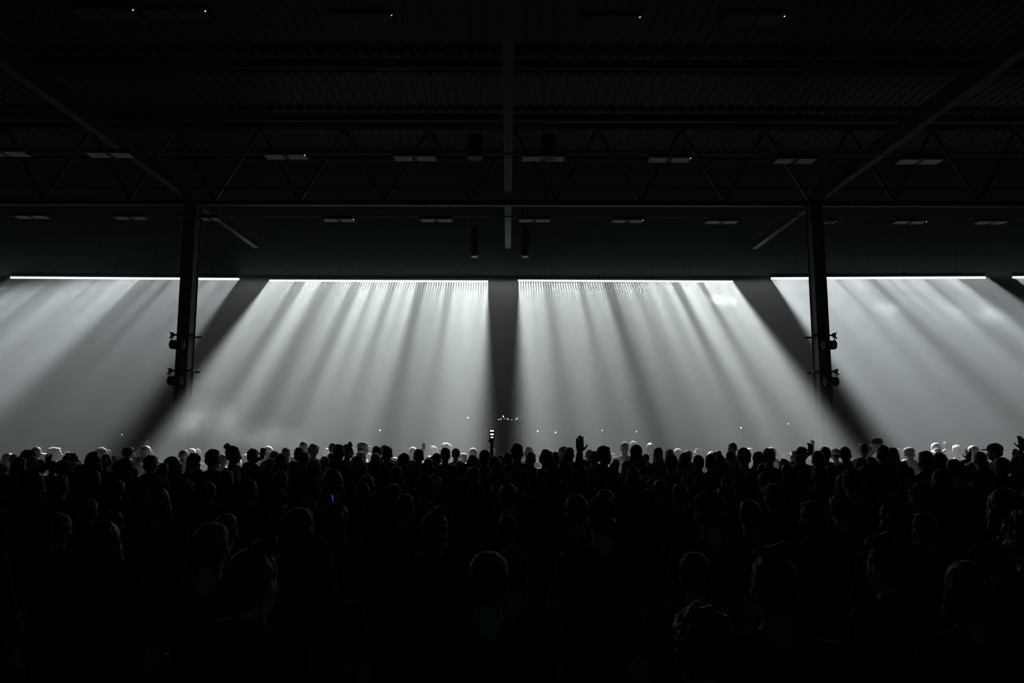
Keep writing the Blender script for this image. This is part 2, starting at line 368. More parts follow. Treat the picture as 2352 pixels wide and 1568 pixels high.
# dark boxes hung from the roof
for px, py, Y, w, h, lab in ((1092, 338, 12.5, .25, .42, 'dark boxy speaker hung left of the central girder'), (1259, 338, 12.5, .25, .42, 'dark boxy speaker hung right of the central girder'),
                             (1090, 556, 20.0, .18, .85, 'slim dark hanging speaker column left of the central dark gap'), (1206, 556, 20.0, .18, .85, 'slim dark hanging speaker column right of the central dark gap')):
    p = at(px, py, Y); root = empty('hanging_speaker', p); tag(root, lab, 'speaker', 'speakers hung from the roof')
    MB().box((0, 0, 0), (w, .25, h)).build('cabinet', M['black'], root, bevel=.012)
    MB().box((0, -.13, 0), (w * .86, .012, h * .9)).build('grille', M['black'], root, bevel=.003)
    for s in (-1, 1):
        mb = MB(); mb.box((s * (w / 2 + .012), 0, -.05), (.014, .10, h * .7)); mb.build('side_edge', M['panel'] if Y < 15 else M['steel'], root)  # pale colour paints bright edge highlights on the nearer boxes
    mb = MB()
    for s in (-1, 1): mb.tube((s * w * .4, 0, h / 2), (s * w * .4, 0, ZC - p.z), .006, seg=6)
    mb.build('hanging_wire', M['steel'], root)

# ------------------------------------------------------------------ stage
SZ = 1.2
root = empty('stage_platform', (0, 24.2, 0)); tag(root, 'low black stage platform behind the packed crowd', 'stage')
MB().box((0, 0, SZ - .06), (24, 8.4, .12)).build('deck', M['black'], root, bevel=.01)
MB().box((0, -4.15, SZ / 2 - .06), (23.9, .05, SZ - .12)).build('front_skirt', M['black'], root)
for s in (-1, 1): MB().box((s * 11.9, 0, SZ / 2 - .06), (.05, 8.2, SZ - .12)).build('side_skirt', M['black'], root)
zd = at(1164, 966, 23.6).z; xd = at(1164, 966, 23.6).x
root = empty('dj_desk', (xd, 23.6, SZ)); tag(root, 'dark desk with small yellow glints standing in the central dark gap', 'desk')
MB().box((0, 0, zd - SZ - .03), (1.0, .7, .06)).build('tabletop', M['matte'], root, bevel=.008)
MB().box((0, .3, (zd - SZ - .06) / 2), (.94, .04, zd - SZ - .06)).build('front_panel', M['matte'], root)
for s in (-1, 1): MB().box((s * .46, -.02, (zd - SZ - .06) / 2), (.05, .6, zd - SZ - .06)).build('side_panel', M['matte'], root)
for k, (px, w) in enumerate(((1146, .26), (1164, .28), (1182, .26))):
    p = at(px, 964, 23.5); root = empty('media_player' if k != 1 else 'audio_mixer', (p.x, 23.6, zd + .001))
    tag(root, ('left media player on the dark desk in the central gap', 'audio mixer in the middle of the dark desk', 'right media player on the dark desk in the central gap')[k], 'mixer' if k == 1 else 'player')
    MB().box((0, 0, .045), (w, .36, .09)).build('casing', M['matte'], root, bevel=.008)
    MB().tube((0, 0, .09), (0, 0, .105), .09 if k != 1 else .03, seg=20).build('jog_wheel' if k != 1 else 'knob', M['steel'], root)
    mb = MB(); r_ = random.Random(k)
    for q in range(4): mb.ell((r_.uniform(-.4, .4) * w, -.185, r_.uniform(.02, .08)), (.009, .006, .009))
    mb.build('indicator_light', M['yellow'], root)
def marker(px, py, Y, lab, m='dot', r=.018):
    p = at(px, py, Y); base = SZ if 20 < Y < 28.3 and abs(p.x) < 11.8 else 0
    root = empty('stand_light', (p.x, Y, base)); tag(root, lab, 'stand light', 'pinpoint lights on stands on the stage')
    mb = MB(); mb.tube((0, 0, 0), (0, 0, p.z - base - .02), .0022, seg=6)
    for q in range(3):
        a = q * 2.094; mb.tube((0, 0, .25), (.18 * math.cos(a), .18 * math.sin(a), .006), .006, seg=6)
    mb.build('tripod_stand', M['black'], root)
    MB().ell((0, 0, p.z - base), (r, r, r * 1.3)).build('bulb', M[m], root)
for px, py, lab, m, r in ((873, 988, 'tall pinpoint light over the crowd between left pillar and phone', 'dot', .022), (1075, 959, 'faint yellowish pinpoint left of the dark desk', 'yellow', .022),
    (1156, 956, 'brightest yellowish pinpoint above the dark desk', 'yellow', .026), (1187, 961, 'dim yellowish pinpoint at the right end of the dark desk', 'yellow', .018),
    (1235, 990, 'pinpoint light nearest right of the central dark gap', 'dot', .022), (1276, 993, 'pinpoint light left of the tall raised hand', 'dot', .022),
    (1383, 988, 'tiny pinpoint light right of the tall raised hand', 'dot', .016), (1462, 991, 'tiny pinpoint light above the dark hooded head', 'dot', .016),
    (1702, 982, 'clear pinpoint light midway between raised hand and right pillar', 'dot', .020), (1811, 973, 'reddish cluster pinpoint light just left of the right pillar', 'yellow', .018),
    (280, 998, 'faint pinpoint light in the dim beam left of the left pillar', 'dot', .014)):
    marker(px, py, 23.2, lab, m, r * .75)

# ------------------------------------------------------------------ haze
hz = MB().box((0, (YB + Y0) / 2 + .05, ZC / 2 - .03), (2 * XW - .1, YB - Y0 - .3, ZC - .14)).build('hall_haze', haze_mat('thin_haze', 0.0035, g=0.3))
tag(hz, 'thin grey haze hanging through the whole hall', 'haze', kind='stuff')
# thicker haze given the wedge shape of the beams, open at the gaps only by lack of light
zs = strip_info[1][2].z
d = Vector((0, -math.cos(BEAM), -math.sin(BEAM))); nrm = Vector((0, math.sin(BEAM), -math.cos(BEAM)))
Ls = (zs - 0.05) / math.sin(BEAM)
STAGE_HAZE = haze_mat('stage_haze', 0.045, g=0.65)
def haze_layer(f0, f1, lab):
    """one slice of the beam-shaped haze, between the fractions f0..f1 of the curtain thickness"""
    hb = bmesh.new(); rs = []
    for x, yoff in [(-24.6, -1.2), (-16.0, -0.75), (-8.6, -0.25), (-7.4, 0), (7.4, 0), (8.6, -0.25), (16, -.75), (24.6, -1.2)]:
        top = Vector((x, ZL + yoff, zs)); out = []
        for t_, w in ((-0.1, .12), (Ls - 1.2, .66)):
            for f in (f1, f0): out.append(hb.verts.new(top + d * t_ + nrm * w * f))
        rs.append(out)
    for a, b in zip(rs, rs[1:]):
        for i, j in ((0, 1), (1, 3), (3, 2), (2, 0)): hb.faces.new((a[i], a[j], b[j], b[i]))
    hb.faces.new((rs[0][0], rs[0][2], rs[0][3], rs[0][1])); hb.faces.new((rs[-1][0], rs[-1][1], rs[-1][3], rs[-1][2]))
    bmesh.ops.recalc_face_normals(hb, faces=hb.faces)
    me = bpy.data.meshes.new('stage_haze'); hb.to_mesh(me); hb.free(); me.materials.append(STAGE_HAZE)
    tag(obj('stage_haze', me), lab, 'haze', kind='stuff')
NL = 4
for q in range(NL):
    haze_layer(-1 + 2 * q / NL + .008, -1 + 2 * (q + 1) / NL - .008, ('front', 'second', 'third', 'rear')[q] + ' slice of the beam-shaped haze curtain lit from above at the stage front')

# denser bluish haze box added to make the glow above the strips
xh = MB().box((0, 22.95, 8.45), (2 * XW - .4, 3.3, 3.2)).build('glow_haze', haze_mat('glow_haze', 0.060, (0.86, 0.93, 1.0), g=0.2))
tag(xh, 'added bluish haze box making the glow just above the light strips', 'haze', kind='stuff')
# thicker curls of smoke inside the beams
def sheet_point(px, py):
    d = at(px, py, 1.0); e = d.z - CAMZ; zs_ = at(1176, 644.5, ZL).z - CAMZ
    Yp = (math.tan(BEAM) * ZL - zs_) / (math.tan(BEAM) - e); return at(px, py, Yp)
SM = haze_mat('smoke_curl', 0.12, g=0.6, noise_amt=1, nscale=2.2)
for px, py, sx, sz, rot, lab in ((2255, 745, 2.0, .45, 22, 'bright drifting smoke curl in the beam at far right'), (2040, 728, .7, .25, 5, 'small smoke curl in the beam right of the right pillar'),
    (1655, 684, .6, .22, 15, 'small smoke curl under the right end of the centre-right strip'), (475, 962, .9, .45, 30, 'smoke curl rising beside the foot of the left pillar'),
    (610, 1003, 1.2, .25, 12, 'low smoke curl over the heads right of the left pillar')):
    p = sheet_point(px, py); o = MB().ell((0, 0, 0), (1, 1, 1), u=24, v=16).build('smoke_curl', SM)
    o.location = p; o.scale = (sx, .55, sz * 2.0); o.rotation_euler = (Matrix.Rotation(BEAM - math.pi / 2, 3, 'X') @ Matrix.Rotation(R(rot), 3, 'Y')).to_euler()
    tag(o, lab, 'smoke', kind='stuff')

# ------------------------------------------------------------------ people
SK = [mat('skin_fair', (0.62, 0.46, 0.39), 0.5, nscale=40, namt=0.08), mat('skin_tan', (0.42, 0.25, 0.17), 0.5, nscale=40, namt=0.08),
      mat('skin_deep', (0.16, 0.09, 0.06), 0.45, nscale=40, namt=0.08)]
HR = dict(black=mat('hair_black', (0.012, 0.011, 0.011), 0.5, nscale=60, namt=0.4), brown=mat('hair_brown', (0.07, 0.042, 0.025), 0.5, nscale=60, namt=0.4),
          blond=mat('hair_blond', (0.55, 0.46, 0.30), 0.5, nscale=60, namt=0.3, sheen=.5), grey=mat('hair_grey', (0.36, 0.36, 0.35), 0.5, nscale=60, namt=0.3, sheen=.5),  # grey stands for light falling on the lit heads
          white=mat('cap_white', (0.75, 0.75, 0.73), 0.7, nscale=80, namt=0.08), dark=mat('cap_black', (0.015, 0.015, 0.017), 0.8, nscale=80, namt=0.2),
          tan=mat('cap_tan', (0.40, 0.28, 0.17), 0.8, nscale=80, namt=0.15))
CL = dict(black=mat('cloth_black', (0.025, 0.026, 0.028), 0.9, nscale=25, namt=0.3, bump=.3), navy=mat('cloth_navy', (0.02, 0.025, 0.05), 0.9, nscale=25, namt=0.3, bump=.3),
          grey=mat('cloth_grey', (0.10, 0.105, 0.11), 0.9, nscale=25, namt=0.25, bump=.3), white=mat('cloth_white', (0.65, 0.66, 0.68), 0.85, nscale=25, namt=0.06, bump=.3),
          red=mat('cloth_maroon', (0.10, 0.02, 0.02), 0.9, nscale=25, namt=0.25, bump=.3), jean=mat('cloth_denim', (0.03, 0.04, 0.07), 0.9, nscale=25, namt=0.25, bump=.3))

for d_ in (HR, CL):
    for k_ in d_:
        if k_ in ('black', 'brown', 'dark', 'navy', 'grey', 'red', 'jean'): d_[k_].node_tree.nodes['Principled BSDF'].inputs['Specular IOR Level'].default_value = .12 if d_ is CL else .25

def remesh(mb, voxel, name, smooth=4, fac=0.5, push=0):
    me = mb.mesh(name + '_raw'); o = bpy.data.objects.new(name + '_raw', me); col.objects.link(o)
    md = o.modifiers.new('r', 'REMESH'); md.mode = 'VOXEL'; md.voxel_size = voxel; md.use_smooth_shade = True
    if smooth:
        s = o.modifiers.new('s', 'SMOOTH'); s.factor = fac; s.iterations = smooth
    dg = bpy.context.evaluated_depsgraph_get(); dg.update()
    r = bpy.data.meshes.new_from_object(o.evaluated_get(dg)); r.name = name
    bpy.data.objects.remove(o); bpy.data.meshes.remove(me)
    if push:
        for v in r.vertices: v.co += Vector(v.normal) * push
    return r
def displace(me, amp, freq, seed=0, zmin=-9):
    off = Vector((seed * 3.1, seed * 1.7, seed))
    nrm = [Vector(v.normal) for v in me.vertices]
    for v, n in zip(me.vertices, nrm):
        v.co += n * amp * (noise.noise(v.co * freq + off) + .5 * noise.noise(v.co * freq * 2.3 + off))
    return me

def hand(mb, wr, d, n, side, curl=0.35, fan=0.16, sc=1.0):
    d = d.normalized(); n = (n - d * n.dot(d)).normalized(); l = d.cross(n) * side
    rot = Matrix((l, d, n)).transposed()
    mb.cap(wr, wr + d * .02 * sc, .024 * sc, .026 * sc, 10)
    for k in range(4):
        a = wr + d * .02 * sc + l * (.024 - .016 * k) * sc * .8; b = wr + d * .088 * sc + l * (.031 - .0205 * k) * sc
        mb.cap(a, b, .014 * sc, .012 * sc, 8)
    for k, ln in enumerate((.072, .082, .076, .060)):
        ang = fan * (1.2 - .8 * k)
        b = wr + d * .088 * sc + l * (.031 - .0205 * k) * sc
        fd = (d * math.cos(ang) + l * math.sin(ang)).normalized()
        c = curl * (1 + .15 * k)
        d1 = (fd * math.cos(c * .5) + n * math.sin(c * .5)); d2 = (fd * math.cos(c * 1.5) + n * math.sin(c * 1.5))
        m_ = b + d1 * ln * .55 * sc; e = m_ + d2 * ln * .5 * sc
        mb.cap(b, m_, .0092 * sc, .0085 * sc, 8); mb.cap(m_, e, .0085 * sc, .0072 * sc, 8)
    tb = wr + d * .03 * sc + l * .030 * sc
    t1 = tb + (d * .55 + l * .75 + n * .2).normalized() * .04 * sc; t2 = t1 + (d * .8 + l * .45 + n * .25).normalized() * .032 * sc
    mb.cap(tb, t1, .0125 * sc, .0105 * sc, 8); mb.cap(t1, t2, .0105 * sc, .008 * sc, 8)

def ik(S, T, bend, l1=.285, l2=.255):
    v = T - S; D = min(v.length, (l1 + l2) * .995); u = v.normalized()
    a = (l1 * l1 - l2 * l2 + D * D) / (2 * D); h = math.sqrt(max(0, l1 * l1 - a * a))
    b = (bend - u * bend.dot(u)).normalized()
    return S + u * a + b * h, S + u * D
ARM = {'down': (Vector((.245, -.01, 1.12)), Vector((.255, .05, .87)), Vector((0, .15, -1)), Vector((-1, 0, 0))),
       'front': (Vector((.25, .02, 1.13)), Vector((.12, .22, 1.10)), Vector((-.6, .5, .1)), Vector((0, -1, 0))),
       'hip': (Vector((.30, -.06, 1.15)), Vector((.20, .05, .98)), Vector((-.4, .6, -.6)), Vector((-1, 0, 0)))}
def arm_joints(spec, side):
    """spec: name or (target, bend, curl, fan, palm) in person space for a raised arm"""
    S = Vector((.185 * side, -.01, 1.405))
    if isinstance(spec, str):
        E, Wr, d, n = ARM[spec]; f = Vector((side, 1, 1))
        return S, E * f, Wr * f, d * f, n * f, .5, .05, 1.0
    tgt, bend, curl, fan, palm, sc = spec
    S = S + Vector((-.01 * side, 0, .035))
    hl = .15 * sc
    u0 = (tgt - S).normalized(); wt = tgt - Vector((u0.x * .3, u0.y * .3, 1)).normalized() * hl
    E, Wr = ik(S, wt, bend)
    return S, E, Wr, (tgt - Wr), palm, curl, fan, sc
def figure(armL='down', armR='down', voxel=.010, key='', want=''):
    mb = MB()
    # head and face
    mb.ell((0, -.008, 1.655), (.073, .092, .095), u=20, v=14); mb.ell((0, .03, 1.585), (.056, .060, .068)); mb.ell((0, .062, 1.545), (.030, .026, .022))
    mb.cap((0, .082, 1.628), (0, .104, 1.598), .009, .013, 8)                     # nose
    mb.cap((-.026, .078, 1.650), (.026, .078, 1.650), .012, .012, 8)              # brow
    mb.cap((-.018, .086, 1.568), (.018, .086, 1.568), .007, .007, 8)              # lips
    for s in (-1, 1):
        mb.ell((s * .031, .072, 1.634), (.012, .012, .009))                       # eyes
        mb.ell((s * .076, -.005, 1.615), (.009, .020, .031), Euler((0.2, 0, s * -.35)))   # ears
        mb.ell((s * .042, .055, 1.600), (.022, .022, .022))
    mb.cap((0, -.022, 1.44), (0, -.005, 1.57), .057, .052, 14)
    # torso
    mb.ell((0, 0, 1.28), (.165, .108, .19), u=20, v=14); mb.ell((0, .005, 1.10), (.140, .100, .17), u=20, v=14); mb.ell((0, -.012, .965), (.165, .118, .125), u=20, v=14)
    mb.cap((-.145, -.012, 1.395), (.145, -.012, 1.395), .062, .062, 14)
    for s in (-1, 1):
        mb.cap((s * .02, -.022, 1.475), (s * .15, -.015, 1.415), .045, .045)
        mb.cap((s * .088, -.005, .93), (s * .098, .012, .50), .090, .057, 14)
        mb.cap((s * .098, .010, .50), (s * .102, -.018, .36), .056, .057); mb.cap((s * .102, -.018, .36), (s * .106, -.02, .09), .056, .037)
        mb.cap((s * .106, -.045, .045), (s * .115, .13, .034), .038, .033)
    joints = []
    for side, spec in ((-1, armL), (1, armR)):
        S, E, Wr, d, n, curl, fan, sc = arm_joints(spec, side)
        joints.append((S, E, Wr, side))
        mb.ell(S, (.062, .060, .062)); mb.cap(S, E, .052, .040, 12); mb.cap(E, Wr, .040, .026, 12)
        hand(mb, Wr, d, n, -side, curl, fan, sc)
    body = remesh(mb, voxel, 'person_body' + key, 3, .5)
    # clothing shells
    def shell(sleeve, hood, name):
        c = MB()
        c.ell((0, 0, 1.28), (.182, .125, .205), u=20, v=14); c.ell((0, .005, 1.10), (.158, .118, .18), u=20, v=14)
        c.cap((-.145, -.012, 1.392), (.145, -.012, 1.392), .075, .075, 14); c.ell((0, -.01, .975), (.178, .132, .10), u=20, v=14)
        for s in (-1, 1): c.cap((s * .055, -.022, 1.462), (s * .15, -.015, 1.415), .050, .056)
        for S, E, Wr, side in joints:
            c.ell(S, (.074, .072, .074))
            if sleeve > .9:
                c.cap(S, E, .064, .054); c.cap(E, E.lerp(Wr, .93), .054, .038)
            else: c.cap(S, S.lerp(E, sleeve), .066, .058)
        if hood:
            c.ell((0, -.10, 1.47), (.11, .06, .075)); c.cap((-.07, -.06, 1.49), (.07, -.06, 1.49), .045, .045)
        r = remesh(c, .014, name + key, 4)
        return displace(r, .007, 7, 3)
    tee = shell(.6, False, 'tee') if want in ('', 'tee') else None; hoodie = shell(1, True, 'hoodie') if want in ('', 'hoodie') else None
    return dict(body=body, tee=tee, hoodie=hoodie, joints=joints)
def trousers_mesh():
    c = MB(); c.ell((0, -.012, .95), (.180, .132, .115), u=20, v=14)
    for s in (-1, 1): c.cap((s * .088, -.005, .92), (s * .100, .008, .50), .100, .072, 14); c.cap((s * .100, .008, .50), (s * .106, -.02, .11), .072, .060, 14)
    return displace(remesh(c, .016, 'trousers', 4), .006, 8, 5)
TROU = trousers_mesh()
FIG = {'down': figure(), 'front': figure('front', 'front', key='_front'), 'mix': figure('down', 'front', key='_mix'), 'hip': figure('hip', 'down', key='_hip')}

def hair_mesh(kind, seed=0):
    c = MB(); amp, fr = .006, 30
    base = lambda g=1.0, dy=0: c.ell((0, -.020 + dy, 1.668), (.081 * g, .093 * g, .093 * g), u=20, v=14)
    width = .168
    if kind in ('short', 'crop'):
        base(1.0); c.ell((0, -.045, 1.615), (.074, .060, .055)); c.ell((0, .035, 1.722), (.055, .04, .026))
        if kind == 'crop': amp = .003
    elif kind == 'quiff':
        base(1.0); c.ell((0, -.045, 1.615), (.074, .060, .055)); c.cap((-.03, .05, 1.745), (.035, .02, 1.765), .032, .034); amp = .010
    elif kind == 'curly':
        base(1.10); c.ell((0, -.04, 1.63), (.092, .07, .075)); amp, fr = .022, 26; width = .195
    elif kind == 'afro':
        c.ell((0, -.02, 1.69), (.115, .115, .108), u=20, v=14); c.ell((0, -.05, 1.62), (.09, .07, .06)); amp, fr = .016, 34; width = .23
    elif kind == 'spiky':
        base(1.0); c.ell((0, -.045, 1.615), (.074, .060, .055))
        rr = random.Random(seed)
        for _ in range(22):
            a = rr.uniform(0, 6.28); e = rr.uniform(.5, 1.5)
            dd = Vector((math.cos(a) * math.cos(e), math.sin(a) * math.cos(e), math.sin(e)))
            p = Vector((0, -.015, 1.675)); c.tube(p + dd * .06, p + dd * .125, .022, .004, 6)
        amp = .004; width = .19
    elif kind == 'long':
        base(1.06)
        c.cap((0, -.075, 1.62), (0, -.115, 1.36), .070, .060, 14); 
        for s in (-1, 1): c.cap((s * .062, -.03, 1.63), (s * .085, -.065, 1.42), .034, .040)
        c.ell((0, -.115, 1.34), (.115, .045, .09)); amp, fr = .010, 22; width = .185
    elif kind == 'bob':
        base(1.08); c.ell((0, -.05, 1.60), (.098, .070, .085))
        for s in (-1, 1): c.cap((s * .072, -.01, 1.64), (s * .082, .0, 1.54), .030, .034)
        amp, fr = .009, 24; width = .20
    elif kind == 'bun':
        base(1.03); c.ell((0, -.045, 1.615), (.076, .062, .055)); c.ell((0, -.095, 1.755), (.045, .043, .042)); amp, fr = .010, 34; width = .175
    elif kind == 'pony':
        base(1.03); c.ell((0, -.045, 1.625), (.076, .060, .05)); c.ell((0, -.120, 1.700), (.028, .03, .028)); c.cap((0, -.130, 1.69), (.015, -.165, 1.50), .030, .034); c.cap((.015, -.165, 1.50), (.01, -.15, 1.36), .034, .012); amp, fr = .007, 26; width = .172
    elif kind == 'hood':
        c.ell((0, -.022, 1.655), (.105, .118, .115), u=20, v=14); c.ell((0, -.05, 1.54), (.115, .095, .11)); c.cap((-.09, -.04, 1.46), (.09, -.04, 1.46), .06, .06); amp, fr = .006, 12; width = .21
    elif kind == 'cap':
        c.ell((0, -.008, 1.690), (.086, .104, .078), u=20, v=14); c.tube((0, -.008, 1.655), (0, -.008, 1.70), .086, .084, 24); c.ell((0, -.01, 1.768), (.010, .010, .008))
        c.ell((0, .115, 1.672), (.066, .068, .010)); amp = 0; width = .176
    elif kind == 'bucket':
        c.ell((0, -.01, 1.70), (.088, .100, .072), u=20, v=14); c.tube((0, -.01, 1.635), (0, -.01, 1.70), .125, .088, 24); amp = .002; width = .19
    elif kind == 'beanie':
        c.ell((0, -.015, 1.685), (.084, .098, .092), u=20, v=14); c.tube((0, -.012, 1.635), (0, -.012, 1.68), .088, .088, 24); amp = .003; width = .176
    me = remesh(c, .0085 if kind != 'cap' else .007, 'hair_' + kind, 2)
    if amp: displace(me, amp, fr, seed)
    me['w'] = width
    return me
KINDS = ['short', 'crop', 'quiff', 'curly', 'afro', 'spiky', 'long', 'bob', 'bun', 'pony', 'hood', 'cap', 'bucket', 'beanie']
HAIR = {k: hair_mesh(k, i) for i, k in enumerate(KINDS)}
HAIR['phones'] = None
WID = {k: (m['w'] if m else .168) for k, m in HAIR.items()}; WID['bald'] = .150; WID['phones'] = .19
# headphones / earmuff band
_p = MB()
for k in range(14):
    a0, a1 = math.pi * k / 14, math.pi * (k + 1) / 14
    _p.cap((math.cos(a0) * .088, -.005, 1.665 + math.sin(a0) * .098), (math.cos(a1) * .088, -.005, 1.665 + math.sin(a1) * .098), .012, .012, 8)
for s in (-1, 1): _p.ell((s * .090, -.005, 1.62), (.022, .036, .042))
PHONES = _p.mesh('headband', None, True)

def setmat(o, m):
    if not o.data.materials: o.data.materials.append(m)
    o.material_slots[0].link = 'OBJECT'; o.material_slots[0].material = m
def person(x, y, z_top, wfac, rz, hair, haircol, top, topcol, skin, fig='down', legs=True):
    F = FIG[fig] if isinstance(fig, str) else fig
    s = z_top / ({'bald': 1.745, 'crop': 1.755, 'afro': 1.795, 'bun': 1.765, 'quiff': 1.78, 'spiky': 1.79, 'cap': 1.77, 'bucket': 1.77, 'beanie': 1.775, 'hood': 1.77}.get(hair, 1.762))
    o = obj('person', F['body']); setmat(o, SK[skin])
    o.location = (x, y, 0); o.rotation_euler = (0, 0, rz); o.scale = (s * wfac, s * wfac, s)
    if hair not in ('bald',):
        nm = {'cap': 'cap', 'bucket': 'bucket_hat', 'beanie': 'beanie', 'hood': 'hood', 'phones': 'hair'}.get(hair, 'hair')
        h = obj(nm, HAIR['short'] if hair == 'phones' else HAIR[hair], o); setmat(h, HR[haircol] if hair != 'hood' else CL[topcol])
        if hair in ('cap', 'bucket'):
            hh = obj('hair', HAIR_UNDER, o); setmat(hh, HR['brown'])
        if hair == 'phones':
            hp = obj('headphones', PHONES, o); setmat(hp, HR['white'])
    t = obj('hoodie' if top == 'hoodie' else 'shirt', F[top], o); setmat(t, CL[topcol])
    if legs: l = obj('trousers', TROU, o); setmat(l, CL['jean' if skin != 1 else 'black'])
    return o
_u = MB(); _u.ell((0, -.042, 1.625), (.077, .062, .055)); HAIR_UNDER = displace(remesh(_u, .009, 'hair_under', 2), .004, 30, 2)

ORD = ['first', 'second', 'third', 'fourth', 'fifth', 'sixth', 'seventh', 'eighth', 'ninth', 'tenth', 'eleventh', 'twelfth', 'thirteenth', 'fourteenth', 'fifteenth',
       'sixteenth', 'seventeenth', 'eighteenth', 'nineteenth', 'twentieth', 'twenty-first', 'twenty-second', 'twenty-third', 'twenty-fourth', 'twenty-fifth', 'twenty-sixth',
       'twenty-seventh', 'twenty-eighth', 'twenty-ninth', 'thirtieth', 'thirty-first', 'thirty-second', 'thirty-third', 'thirty-fourth', 'thirty-fifth'] + ['thirty-' + q for q in ('sixth', 'seventh', 'eighth', 'ninth')] + ['fortieth'] + ['forty-' + q for q in ('first', 'second', 'third', 'fourth', 'fifth', 'sixth', 'seventh', 'eighth', 'ninth')]
HN = dict(short='short hair', crop='cropped hair', quiff='swept-up hair', curly='curly hair', afro='big round hair', spiky='spiky hair', long='long hair', bob='chin-length hair',
          bun='a hair bun', pony='a ponytail', hood='a raised hood', cap='a peaked cap', bucket='a brimmed hat', beanie='a beanie', bald='a shaved head', phones='a pale headband')
